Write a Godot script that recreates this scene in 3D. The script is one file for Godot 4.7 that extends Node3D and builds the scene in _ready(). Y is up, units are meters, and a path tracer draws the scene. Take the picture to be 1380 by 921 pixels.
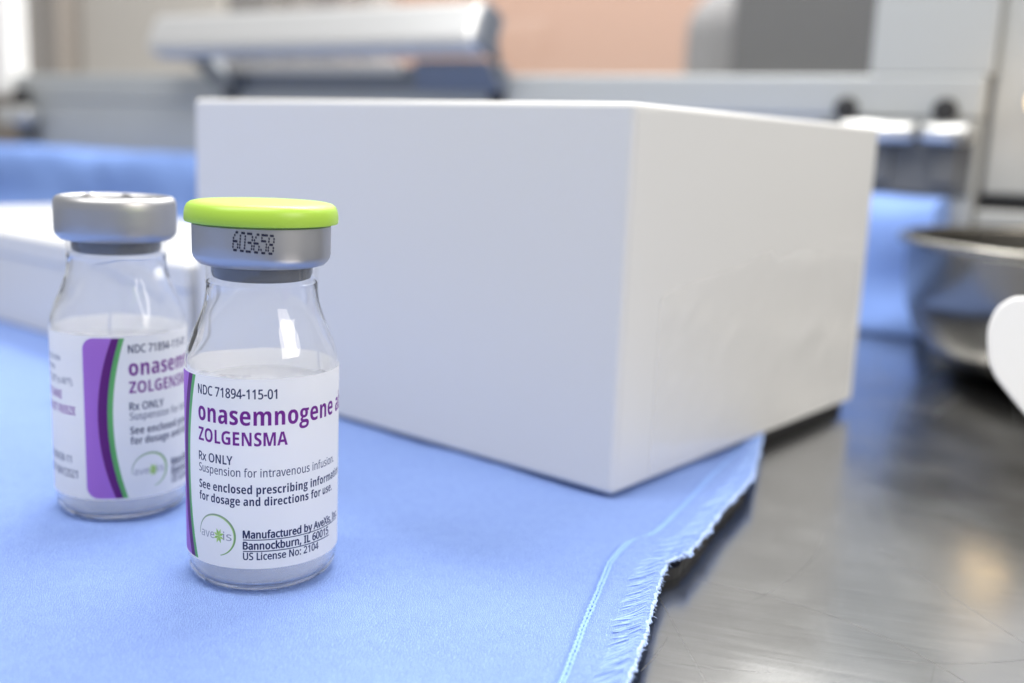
extends Node3D
# lengths below are written in millimetres and scaled to metres when a mesh is committed
const MM := 0.001
var rng := RandomNumberGenerator.new()
var used := {}

# ---------------------------------------------------------------- mesh helpers
class MeshBag:
	var v := PackedVector3Array()
	var n := PackedVector3Array()
	var t := PackedVector2Array()
	var ix := PackedInt32Array()
	func vert(p: Vector3, nn: Vector3, uv := Vector2.ZERO) -> int:
		v.append(p)
		n.append(nn.normalized())
		t.append(uv)
		return v.size() - 1
	func tri(a: int, b: int, c: int) -> void:   # winds the face to agree with its vertex normals (front faces run clockwise)
		var g := (v[b] - v[a]).cross(v[c] - v[a])
		if g.length_squared() < 1e-16:
			return
		if g.dot(n[a] + n[b] + n[c]) > 0.0:
			ix.append_array([a, c, b])
		else:
			ix.append_array([a, b, c])
	func quad(a: int, b: int, c: int, d: int) -> void:
		tri(a, b, c)
		tri(a, c, d)
	func arrays() -> Array:
		var sv := PackedVector3Array()
		sv.resize(v.size())
		for i in v.size():
			sv[i] = v[i] * MM
		var arr := []
		arr.resize(Mesh.ARRAY_MAX)
		arr[Mesh.ARRAY_VERTEX] = sv
		arr[Mesh.ARRAY_NORMAL] = n
		arr[Mesh.ARRAY_TEX_UV] = t
		arr[Mesh.ARRAY_INDEX] = ix
		return arr
	func mesh() -> ArrayMesh:
		var m := ArrayMesh.new()
		m.add_surface_from_arrays(Mesh.PRIMITIVE_TRIANGLES, arrays())
		return m

func lathe(b: MeshBag, prof: Array, segs := 96, crease := 38.0, scale_x := 1.0) -> void:
	# prof: Vector2(radius, height) along the outline with the solid to its left when going up
	var k := prof.size()
	var sn := []
	for i in k - 1:
		var d: Vector2 = prof[i + 1] - prof[i]
		sn.append(Vector2(d.y, -d.x).normalized())
	for i in k - 1:
		var n0: Vector2 = sn[i]
		var n1: Vector2 = sn[i]
		if i > 0 and rad_to_deg(acos(clampf(sn[i].dot(sn[i - 1]), -1, 1))) < crease:
			n0 = (sn[i] + sn[i - 1]).normalized()
		if i < k - 2 and rad_to_deg(acos(clampf(sn[i].dot(sn[i + 1]), -1, 1))) < crease:
			n1 = (sn[i] + sn[i + 1]).normalized()
		var base := b.v.size()
		for s in segs + 1:
			var a := TAU * s / segs
			var c := Vector3(sin(a) * scale_x, 0, cos(a))
			var p0: Vector2 = prof[i]
			var p1: Vector2 = prof[i + 1]
			b.vert(c * p0.x + Vector3.UP * p0.y, c * n0.x + Vector3.UP * n0.y, Vector2(float(s) / segs, float(i) / k))
			b.vert(c * p1.x + Vector3.UP * p1.y, c * n1.x + Vector3.UP * n1.y, Vector2(float(s) / segs, float(i + 1) / k))
		for s in segs:
			var q := base + s * 2
			b.quad(q, q + 1, q + 3, q + 2)

func rbox(b: MeshBag, lo: Vector3, hi: Vector3, r: float, seg := 3, xf := Transform3D()) -> void:
	# a box with rounded edges; uv in millimetres on the big faces
	var h := (hi - lo) / 2.0
	var c := (hi + lo) / 2.0
	r = minf(r, minf(h.x, minf(h.y, h.z)) * 0.98)
	var steps := []
	for i in seg + 1:
		steps.append(-1.0 + float(i) / seg)
	var coords := []      # pairs (side, parameter in -1..0 or 0..1)
	for i in seg + 1:
		coords.append([-1.0, -tan((1.0 - float(i) / seg) * PI / 4)])
	for i in seg + 1:
		coords.append([1.0, tan(float(i) / seg * PI / 4)])
	var m := coords.size()
	for f in 6:
		var axis := f / 2
		var sg := -1.0 if f % 2 == 0 else 1.0
		var base := b.v.size()
		for i in m:
			for j in m:
				var d := Vector3.ZERO
				d[axis] = sg
				d[(axis + 1) % 3] = coords[i][1]
				d[(axis + 2) % 3] = coords[j][1]
				d = d.normalized()
				var core := Vector3.ZERO
				core[axis] = sg * (h[axis] - r)
				core[(axis + 1) % 3] = coords[i][0] * (h[(axis + 1) % 3] - r)
				core[(axis + 2) % 3] = coords[j][0] * (h[(axis + 2) % 3] - r)
				var p := core + d * r
				b.vert(xf * (p + c), xf.basis * d, Vector2(p[(axis + 1) % 3], p[(axis + 2) % 3]))
		for i in m - 1:
			for j in m - 1:
				b.quad(base + i * m + j, base + i * m + j + 1, base + (i + 1) * m + j + 1, base + (i + 1) * m + j)

func tube(b: MeshBag, pts: Array, radii: Array, sides := 6, capped := true) -> void:
	var k := pts.size()
	var base := b.v.size()
	var ref := Vector3.UP
	for i in k:
		var d: Vector3 = (pts[mini(i + 1, k - 1)] - pts[maxi(i - 1, 0)]).normalized()
		if absf(d.dot(ref)) > 0.95:
			ref = Vector3.RIGHT if absf(d.x) < 0.9 else Vector3.BACK
		var x := d.cross(ref).normalized()
		var y := x.cross(d).normalized()
		for s in sides:
			var a := TAU * s / sides
			var o := x * cos(a) + y * sin(a)
			b.vert(pts[i] + o * radii[i], o, Vector2(float(s) / sides, i))
	for i in k - 1:
		for s in sides:
			var s2 := (s + 1) % sides
			b.quad(base + i * sides + s, base + i * sides + s2, base + (i + 1) * sides + s2, base + (i + 1) * sides + s)
	if capped:
		for e in 2:
			var i: int = 0 if e == 0 else k - 1
			var d: Vector3 = (pts[0] - pts[1]) if e == 0 else (pts[k - 1] - pts[k - 2])
			var q := b.vert(pts[i], d)
			var ring := []
			for s in sides:
				ring.append(b.vert(b.v[base + i * sides + s], d))
			for s in sides:
				b.tri(q, ring[s], ring[(s + 1) % sides])

func extrude(b: MeshBag, outline: PackedVector2Array, z0: float, z1: float, bevel := 0.0) -> void:
	# outline in x/y, thickness along z, with a bevelled rim
	var k := outline.size()
	var area := 0.0
	for i in k:
		area += outline[i].cross(outline[(i + 1) % k])
	if area < 0.0:
		outline.reverse()
	var nrm := []
	for i in k:
		var d0 := (outline[i] - outline[(i + k - 1) % k]).normalized()
		var d1 := (outline[(i + 1) % k] - outline[i]).normalized()
		nrm.append((Vector2(d0.y, -d0.x) + Vector2(d1.y, -d1.x)).normalized())
	var rings := [[bevel, z0, -1.0], [bevel * 0.3, z0 + bevel * 0.3, -0.7], [0.0, z0 + bevel, -0.2], [0.0, z1 - bevel, 0.2], [bevel * 0.3, z1 - bevel * 0.3, 0.7], [bevel, z1, 1.0]]
	var base := b.v.size()
	for r in rings:
		for i in k:
			var o: Vector2 = outline[i] - nrm[i] * r[0]
			b.vert(Vector3(o.x, o.y, r[1]), Vector3(nrm[i].x * sqrt(1.0 - r[2] * r[2]), nrm[i].y * sqrt(1.0 - r[2] * r[2]), r[2]), o)
	for q in rings.size() - 1:
		for i in k:
			var j := (i + 1) % k
			b.quad(base + q * k + i, base + q * k + j, base + (q + 1) * k + j, base + (q + 1) * k + i)
	for side in 2:
		var rim := PackedVector2Array()
		for i in k:
			rim.append(outline[i] - nrm[i] * bevel)
		var zz := z0 if side == 0 else z1
		var vb := b.v.size()
		for o in rim:
			b.vert(Vector3(o.x, o.y, zz), Vector3(0, 0, -1 if side == 0 else 1), o)
		var tr := Geometry2D.triangulate_polygon(rim)
		for i in range(0, tr.size(), 3):
			b.tri(vb + tr[i], vb + tr[i + 1], vb + tr[i + 2])

# ---------------------------------------------------------------- scene helpers
func numbered(called: String, parent: Node) -> String:
	var key := str(parent.get_instance_id()) + called
	used[key] = used.get(key, -1) + 1
	return called if used[key] == 0 else "%s_%03d" % [called, used[key]]

func part(called: String, what, material: Material, parent: Node = self, at := Vector3.ZERO, turn := 0.0) -> MeshInstance3D:
	var o := MeshInstance3D.new()
	o.name = numbered(called, parent)
	o.mesh = what.mesh() if what is MeshBag else what
	if material:
		o.material_override = material
	o.position = at * MM
	o.rotation.y = turn
	parent.add_child(o, true)
	return o

func tag(o: Node, label: String, category: String, group := "") -> void:
	o.set_meta("label", label)
	o.set_meta("category", category)
	if group:
		o.set_meta("group", group)

func thing(called: String, at: Vector3, turn: float, label: String, category: String, group := "") -> Node3D:
	var o := Node3D.new()
	o.name = numbered(called, self)
	o.position = at * MM
	o.rotation.y = turn
	add_child(o, true)
	tag(o, label, category, group)
	return o

func structure(o: Node, label := "") -> void:
	o.set_meta("kind", "structure")
	if label:
		o.set_meta("label", label)

func stuff(o: Node) -> void:
	o.set_meta("kind", "stuff")

func mat(linear: Color, rough := 0.6, metal := 0.0, spec := 0.5) -> StandardMaterial3D:
	var m := StandardMaterial3D.new()
	m.albedo_color = linear.linear_to_srgb()
	m.roughness = rough
	m.metallic = metal
	m.metallic_specular = spec
	return m

func noise_image(w: int, h: int, sd: int, freq: float, oct := 3) -> Image:
	var f := FastNoiseLite.new()
	f.seed = sd
	f.frequency = freq
	f.fractal_octaves = oct
	f.noise_type = FastNoiseLite.TYPE_SIMPLEX_SMOOTH
	return f.get_image(w, h, false, false, true)

func grey_texture(bytes: PackedByteArray, w: int, h: int) -> ImageTexture:
	return ImageTexture.create_from_image(Image.create_from_data(w, h, false, Image.FORMAT_L8, bytes))

# ---------------------------------------------------------------- flat print on the vial label
const LW := 4096
const LH := 1640
const LPX := 54.666      # picture cells per millimetre before halving
const LX0 := 37.1       # millimetres from the label's left end to the start of its lines of text
var ink: PackedByteArray

func dab(x: int, y: int, c: Color) -> void:
	if x < 0 or y < 0 or x >= LW or y >= LH:
		return
	var i := (y * LW + x) * 3
	ink[i] = int(c.r8)
	ink[i + 1] = int(c.g8)
	ink[i + 2] = int(c.b8)

func fill_tri(a: Vector2, b: Vector2, c: Vector2, col: Color) -> void:
	var y0 := maxi(0, int(ceil(minf(a.y, minf(b.y, c.y)) - 0.5)))
	var y1 := mini(LH - 1, int(floor(maxf(a.y, maxf(b.y, c.y)) - 0.5)))
	for y in range(y0, y1 + 1):
		var yy := y + 0.5
		var l := 1e9
		var r := -1e9
		for e in [[a, b], [b, c], [c, a]]:
			var p: Vector2 = e[0]
			var q: Vector2 = e[1]
			if (p.y <= yy) != (q.y <= yy):
				var x := p.x + (q.x - p.x) * (yy - p.y) / (q.y - p.y)
				l = minf(l, x)
				r = maxf(r, x)
		if r < l:
			continue
		for x in range(int(ceil(l - 0.5)), int(floor(r - 0.5)) + 1):
			dab(x, y, col)

func text_tris(s: String, bold: bool) -> Array:   # [triangle corners, left, right, baseline, cap height]
	var f := SystemFont.new()
	f.font_names = PackedStringArray(["Droid Sans"])
	f.font_weight = 700 if bold else 400
	var res := []
	for word in ["H", s]:
		var tm := TextMesh.new()
		tm.font = f
		tm.font_size = 100
		tm.pixel_size = 0.01
		tm.depth = 0.0
		tm.curve_step = 1.5
		tm.text = word
		var arr := tm.get_mesh_arrays()
		var vs: PackedVector3Array = arr[Mesh.ARRAY_VERTEX]
		var id = arr[Mesh.ARRAY_INDEX]
		var pts := PackedVector2Array()
		if id != null and id.size() > 0:
			for i in id:
				pts.append(Vector2(vs[i].x, vs[i].y))
		else:
			for q in vs:
				pts.append(Vector2(q.x, q.y))
		res.append(pts)
	var base := 1e9
	var cap := -1e9
	for q in res[0]:
		base = minf(base, q.y)
		cap = maxf(cap, q.y)
	var l := 1e9
	var r := -1e9
	for q in res[1]:
		l = minf(l, q.x)
		r = maxf(r, q.x)
	return [res[1], l, r, base, cap - base]

func print_line(s: String, bold: bool, x: float, base: float, width: float, cap: float, col: Color, heavier := 0.0) -> void:
	var g := text_tris(s, bold)
	var sx: float = width / (g[2] - g[1])
	var sy: float = cap / g[4]
	var tr: PackedVector2Array = g[0]
	var shifts := [Vector2.ZERO] if heavier == 0.0 else [Vector2(-heavier, 0), Vector2(heavier, 0), Vector2(0, heavier), Vector2(0, -heavier)]
	for sh in shifts:
		for i in range(0, tr.size() - 2, 3):
			var q := []
			for j in 3:
				var p := tr[i + j]
				q.append((Vector2(LX0 + x + (p.x - g[1]) * sx, base - (p.y - g[3]) * sy) + sh) * LPX)
			fill_tri(q[0], q[1], q[2], col)

func bar_mark(x0: float, y0: float, x1: float, y1: float, col: Color) -> void:
	for y in range(int(y0 * LPX), int(y1 * LPX)):
		for x in range(int((LX0 + x0) * LPX), int((LX0 + x1) * LPX)):
			dab(x, y, col)

func label_picture() -> ImageTexture:
	ink = PackedByteArray()
	ink.resize(LW * LH * 3)
	ink.fill(243)
	var navy := Color8(36, 44, 84)
	var violet := Color8(116, 28, 138)
	# the coloured flag left of the text: lilac block, dark violet bow, green bow
	for y in range(int(0.35 * LPX), int(29.75 * LPX)):
		var v := y / LPX
		var k := (v - 15.0) / 14.5
		var bow := 1.0 - k * k
		var d0 := -2.75 - 2.65 * bow
		var d1 := -1.5 - 2.25 * bow
		var g1 := -0.65 - 2.15 * bow
		var left := -7.8
		var rr := 2.1
		for e in [0.35 + rr - v, v - (29.75 - rr)]:
			if e > 0.0:
				left = maxf(left, -7.8 + rr - sqrt(maxf(0.0, rr * rr - e * e)))
		for x in range(int((LX0 + left) * LPX), int((LX0 + g1) * LPX)):
			var mm := x / LPX - LX0
			dab(x, y, Color8(172, 116, 210) if mm < d0 else Color8(100, 28, 120) if mm < d1 else Color8(98, 176, 102))
	print_line("NDC 71894-115-01", false, 0, 3.05, 13.0, 1.45, navy, 0.03)
	print_line("onasemnogene abeparvovec-xioi", true, 0, 7.15, 52.0, 2.85, violet)
	print_line("ZOLGENSMA", true, 0, 10.35, 14.6, 2.1, violet)
	print_line("Rx ONLY", false, 0, 13.45, 6.3, 1.35, navy, 0.03)
	print_line("Suspension for intravenous infusion.", false, 0, 15.25, 24.6, 1.3, navy)
	print_line("See enclosed prescribing information", true, 0, 17.9, 27.2, 1.32, navy)
	print_line("for dosage and directions for use.", true, 0, 19.8, 24.0, 1.32, navy)
	print_line("Manufactured by AveXis, Inc.", false, 7.9, 25.0, 18.6, 1.2, navy, 0.05)
	bar_mark(7.9, 25.22, 26.4, 25.36, navy)
	print_line("Bannockburn, IL 60015", false, 7.9, 26.8, 15.0, 1.2, navy, 0.05)
	bar_mark(7.9, 27.07, 23.1, 27.21, navy)
	print_line("US License No: 2104", false, 7.9, 28.5, 12.4, 1.15, navy, 0.03)
	# panel on the far side of the flag, its lines ending near the flag
	print_line("Keep frozen until receipt, then below", false, -24.8 - 0.0, 5.1, 11.8, 1.1, Color8(70, 80, 110))
	print_line("do not refreeze.", false, -20.4, 6.9, 5.6, 1.1, Color8(70, 80, 110))
	print_line("Store at 2°C to 8°C (36°F to 46°F).", false, -26.6, 9.2, 16.6, 1.25, navy)
	print_line("DO NOT SHAKE", true, -22.0, 12.0, 9.0, 1.5, violet)
	print_line("DO NOT FREEZE", true, -19.8, 14.6, 10.1, 1.5, violet)
	print_line("LOT 603658-11", false, -20.6, 23.6, 9.6, 1.35, navy, 0.02)
	print_line("EXP MAY2021", false, -18.6, 26.3, 8.9, 1.45, navy, 0.02)
	# round maker's mark: an open ring, thicker at the right, with grey letters and a green leaf cross
	var cx := 3.35
	var cy := 25.0
	for y in range(int((cy - 4) * LPX), int((cy + 4) * LPX)):
		for x in range(int((LX0 + cx - 4) * LPX), int((LX0 + cx + 4) * LPX)):
			var dx := x / LPX - LX0 - cx
			var dy := y / LPX - cy
			var rr := sqrt(dx * dx + dy * dy)
			if absf(rr - 3.25) > 0.4:
				continue
			var a := fposmod(rad_to_deg(atan2(dy, dx)) - 75.0, 360.0)   # 0 where the ring starts below, running over left to the right side
			if a < 100.0:
				continue
			var along := (a - 100.0) / 260.0
			var w := 0.06 + 0.17 * sin(PI * clampf(along, 0.0, 1.0)) ** 1.3 * (0.45 + 0.75 * along)
			if absf(rr - 3.25) < w:
				dab(x, y, Color8(150, 165, 150).lerp(Color8(120, 165, 96), clampf(along * 1.5 - 0.3, 0, 1)) if rr - 3.25 > -0.07 else Color8(178, 214, 130))
	var grey := Color8(158, 160, 172)
	print_line("ave", false, cx - 2.95, cy + 0.62, 2.7, 1.35, grey)
	print_line("is", false, cx + 1.3, cy + 0.62, 1.45, 1.35, grey)
	for i in 8:
		var a := TAU * (i + 0.5) / 8.0
		var dirv := Vector2(cos(a) * 0.95, sin(a) * 1.25)
		var c := Vector2(LX0 + cx + 0.55, cy + 0.05)
		var side := Vector2(-dirv.y, dirv.x).normalized() * 0.2
		var green := Color8(150, 198, 92) if i % 2 else Color8(176, 212, 120)
		fill_tri(c * LPX, (c + dirv * 0.5 + side) * LPX, (c + dirv * 0.5 - side) * LPX, green)
		fill_tri((c + dirv) * LPX, (c + dirv * 0.5 + side) * LPX, (c + dirv * 0.5 - side) * LPX, green)
	var im := Image.create_from_data(LW, LH, false, Image.FORMAT_RGB8, ink)
	im.resize(LW / 2, LH / 2, Image.INTERPOLATE_BILINEAR)
	ink = PackedByteArray()
	return ImageTexture.create_from_image(im)

# ---------------------------------------------------------------- materials
var M := {}

func make_materials() -> void:
	var glass := mat(Color(1, 1, 1), 0.0)
	glass.transparency = BaseMaterial3D.TRANSPARENCY_ALPHA
	glass.albedo_color = Color(1, 1, 1, 0.02)
	M.glass = glass
	var solid := mat(Color(1, 1, 1), 0.0)
	solid.transparency = BaseMaterial3D.TRANSPARENCY_ALPHA
	solid.albedo_color = Color(1, 1, 1, 0.0)
	solid.refraction_enabled = true
	solid.refraction_scale = 0.008
	M.solid_glass = solid
	var liquid := mat(Color(0.93, 0.935, 0.94), 0.3)     # a faintly cloudy suspension
	liquid.transparency = BaseMaterial3D.TRANSPARENCY_ALPHA
	liquid.albedo_color.a = 0.24
	M.liquid = liquid
	var lab := mat(Color(1, 1, 1), 0.42)
	lab.backlight_enabled = true
	lab.backlight = Color(0.85, 0.85, 0.85)
	lab.albedo_texture = label_picture()
	M.label = lab
	var alu := mat(Color(0.46, 0.46, 0.475), 0.4, 1.0)
	alu.heightmap_enabled = true
	alu.heightmap_texture = ImageTexture.create_from_image(noise_image(256, 256, 3, 0.12, 4))
	alu.heightmap_scale = 0.0004
	alu.uv1_scale = Vector3(6, 6, 6)
	M.alu = alu
	M.rubber = mat(Color(0.06, 0.068, 0.085), 0.55)
	var cap := mat(Color(0.38, 0.6, 0.055), 0.36)
	M.cap = cap
	M.ink = mat(Color(0.012, 0.014, 0.04), 0.7)
	# white coated board with faint fibre mottling
	var board := mat(Color(0.66, 0.66, 0.66), 0.36)
	board.heightmap_enabled = true
	board.heightmap_texture = ImageTexture.create_from_image(noise_image(512, 512, 9, 0.03, 5))
	board.heightmap_scale = 0.002
	board.uv1_triplanar = true
	board.uv1_scale = Vector3(18, 18, 18)
	M.board = board
	M.board_side = mat(Color(0.66, 0.66, 0.66), 0.42)
	var film := StandardMaterial3D.new()
	film.transparency = BaseMaterial3D.TRANSPARENCY_ALPHA
	film.albedo_color = Color(1, 1, 1, 0.2)
	film.roughness = 0.12
	film.metallic_specular = 0.42
	M.film = film
	# woven cotton drape
	var ws := 512
	var g1 := noise_image(ws, ws, 31, 0.06, 4).get_data()
	var g2 := noise_image(ws, ws, 32, 0.012, 3).get_data()
	var hb := PackedByteArray()
	hb.resize(ws * ws)
	var cb := PackedByteArray()
	cb.resize(ws * ws * 3)
	for y in ws:
		for x in ws:
			var i := y * ws + x
			var a := sin(TAU * (x + y * 0.5 + g1[i] * 0.05) / 8.0) * 0.5 + 0.5
			var c := sin(TAU * (y + g1[(i * 7) % (ws * ws)] * 0.03) / 8.0) * 0.5 + 0.5
			var h := (a * 0.55 + c * 0.25) * (0.55 + g1[i] / 255.0 * 0.75)
			hb[i] = int(clampf(h, 0, 1) * 255)
			var tone := 0.75 + h * 0.28 + (g2[i] / 255.0 - 0.5) * 0.035
			cb[i * 3] = int(clampf(tone, 0, 1) * 255)
			cb[i * 3 + 1] = int(clampf(tone * 1.0, 0, 1) * 255)
			cb[i * 3 + 2] = int(clampf(tone * 0.5 + 0.5, 0, 1) * 255)
	var weave := mat(Color(0.325, 0.49, 0.86), 0.9, 0.0, 0.3)
	weave.albedo_texture = ImageTexture.create_from_image(Image.create_from_data(ws, ws, false, Image.FORMAT_RGB8, cb))
	weave.heightmap_enabled = true
	weave.heightmap_texture = grey_texture(hb, ws, ws)
	weave.heightmap_scale = 0.02
	weave.rim_enabled = true
	weave.rim = 0.25
	weave.rim_tint = 0.5
	weave.uv1_scale = Vector3(1.0 / 21.0, 1.0 / 21.0, 1)   # uv comes in millimetres; one repeat is 21 mm
	M.weave = weave
	M.thread = mat(Color(0.38, 0.55, 0.93), 0.75)
	M.thread_dark = mat(Color(0.27, 0.44, 0.84), 0.75)
	M.fray = mat(Color(0.43, 0.56, 0.88), 0.85)
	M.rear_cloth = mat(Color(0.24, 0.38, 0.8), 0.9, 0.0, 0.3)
	# brushed, scratched stainless steel: one unrepeated sheet of 280 mm
	var ss := 1400
	var s1i := noise_image(48, ss, 41, 0.35, 2)
	s1i.resize(ss, ss, Image.INTERPOLATE_CUBIC)
	var s2i := noise_image(14, ss, 42, 0.12, 3)
	s2i.resize(ss, ss, Image.INTERPOLATE_CUBIC)
	var bl := noise_image(ss, ss, 43, 0.006, 4).get_data()
	var s1 := s1i.get_data()
	var s2 := s2i.get_data()
	var rb := PackedByteArray()
	rb.resize(ss * ss)
	var ab := PackedByteArray()
	ab.resize(ss * ss)
	var bb := PackedByteArray()
	bb.resize(ss * ss)
	for i in ss * ss:
		var k := (s1[i] - 128) * 0.26 + (s2[i] - 128) * 0.16
		rb[i] = clampi(int(54 + k * 0.18 + (bl[i] - 128) * 0.1), 20, 255)
		ab[i] = clampi(int(206 + k * 0.16 + (bl[i] - 128) * 0.04), 0, 255)
		bb[i] = clampi(int(140 + k * 0.9), 0, 255)
	rng.seed = 77
	for n in 95:
		var p := Vector2(rng.randf_range(0, ss), rng.randf_range(0, ss))
		var a := rng.randf_range(0, TAU) if n % 3 else rng.randf_range(-0.35, 0.35)
		var bend := rng.randf_range(-0.004, 0.004)
		var ln := rng.randi_range(60, 420)
		var deep := rng.randf_range(0.3, 1.0)
		for q in ln:
			p += Vector2(cos(a), sin(a))
			a += bend
			var fade := sin(PI * q / ln) * deep
			var xi := int(p.x)
			var yi := int(p.y)
			if xi < 1 or yi < 1 or xi >= ss - 1 or yi >= ss - 1:
				continue
			var i := yi * ss + xi
			bb[i] = clampi(int(bb[i] - 60 * fade), 0, 255)
			ab[i] = clampi(int(ab[i] * (1.0 - 0.45 * fade)), 0, 255)
			rb[i] = clampi(int(rb[i] + 60 * fade), 0, 255)
	var steel := mat(Color(0.72, 0.722, 0.725), 1.0, 1.0)
	steel.albedo_texture = grey_texture(ab, ss, ss)
	steel.roughness_texture = grey_texture(rb, ss, ss)
	steel.roughness_texture_channel = BaseMaterial3D.TEXTURE_CHANNEL_RED
	steel.heightmap_enabled = true
	steel.heightmap_texture = grey_texture(bb, ss, ss)
	steel.heightmap_scale = 0.0003
	steel.uv1_scale = Vector3(1.0 / 280.0, 1.0 / 280.0, 1)
	M.steel = steel
	M.bowl = mat(Color(0.25, 0.238, 0.215), 0.22, 1.0)
	M.white_plastic = mat(Color(0.84, 0.84, 0.84), 0.35)
	M.frame = mat(Color(0.44, 0.46, 0.47), 0.42, 0.15)
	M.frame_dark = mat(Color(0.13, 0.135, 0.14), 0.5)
	M.handle_bright = mat(Color(0.66, 0.66, 0.66), 0.34, 0.45)
	M.handle_dark = mat(Color(0.17, 0.19, 0.225), 0.4, 0.2)  # aluminium too; the blue cloth mirrored in it is put into this colour
	M.chrome = mat(Color(0.7, 0.7, 0.69), 0.28, 0.9)
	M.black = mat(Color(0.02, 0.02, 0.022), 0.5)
	var pane := StandardMaterial3D.new()
	pane.transparency = BaseMaterial3D.TRANSPARENCY_ALPHA
	pane.albedo_color = Color(0.95, 0.97, 0.96, 0.06)
	pane.roughness = 0.03
	M.pane = pane

# ---------------------------------------------------------------- vials
const GLYPH := {"6": ["00110", "01000", "10000", "11110", "10001", "10001", "01110"], "0": ["01110", "10001", "10001", "10001", "10001", "10001", "01110"], "3": ["11110", "00001", "00001", "01110", "00001", "00001", "11110"], "5": ["11111", "10000", "11110", "00001", "00001", "10001", "01110"], "8": ["01110", "10001", "10001", "01110", "10001", "10001", "01110"]}

func glass_shape() -> MeshBag:
	var b := MeshBag.new()
	var outer := [Vector2(0.001, 0.55), Vector2(6.5, 0.45), Vector2(8.6, 0.12), Vector2(9.6, 0.0), Vector2(10.5, 0.18), Vector2(11.3, 0.75), Vector2(11.8, 1.6), Vector2(12.0, 2.7), Vector2(12.0, 10), Vector2(12.0, 20), Vector2(12.0, 30), Vector2(12.0, 34.6), Vector2(11.93, 35.5), Vector2(11.75, 36.5), Vector2(11.45, 37.6), Vector2(11.05, 38.8), Vector2(10.55, 40.1), Vector2(10.0, 41.4), Vector2(9.5, 42.6), Vector2(9.12, 43.7), Vector2(8.86, 44.8), Vector2(8.74, 45.8), Vector2(8.7, 46.6), Vector2(8.7, 47.3), Vector2(8.72, 47.5), Vector2(8.84, 47.6), Vector2(8.84, 47.8), Vector2(8.7, 47.95), Vector2(8.7, 51.6), Vector2(8.65, 51.9)]
	var inner := [Vector2(8.0, 51.9), Vector2(7.9, 51.6), Vector2(7.9, 46.8), Vector2(7.9, 45.4), Vector2(8.15, 44.0), Vector2(8.75, 42.3), Vector2(9.5, 40.5), Vector2(10.25, 38.8), Vector2(10.95, 37.0), Vector2(11.3, 35.4), Vector2(11.7, 34.0), Vector2(11.78, 32.0), Vector2(11.78, 20.0), Vector2(11.78, 4.0), Vector2(11.6, 2.6), Vector2(11.0, 1.6), Vector2(10.2, 1.2), Vector2(8.8, 1.0), Vector2(6.0, 1.0), Vector2(0.001, 1.0)]
	lathe(b, outer + inner, 128, 32.0)
	waver(b, 0.1)
	return b

func waver(b: MeshBag, much: float) -> void:
	for i in b.v.size():        # blown shoulders are never quite even: the surfaces waver a little
		var p := b.v[i]
		var k := smoothstep(35.0, 38.0, p.y) * (1.0 - smoothstep(45.0, 48.0, p.y))
		if k > 0.0:
			var a := atan2(p.x, p.z)
			var g := Vector3(slow.get_noise_3d(sin(a) * 40.0, p.y * 4.0, cos(a) * 40.0), slow.get_noise_3d(sin(a) * 40.0 + 300.0, p.y * 4.0, cos(a) * 40.0), slow.get_noise_3d(sin(a) * 40.0, p.y * 4.0 + 300.0, cos(a) * 40.0))
			b.n[i] = (b.n[i] + g * much * k).normalized()

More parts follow.
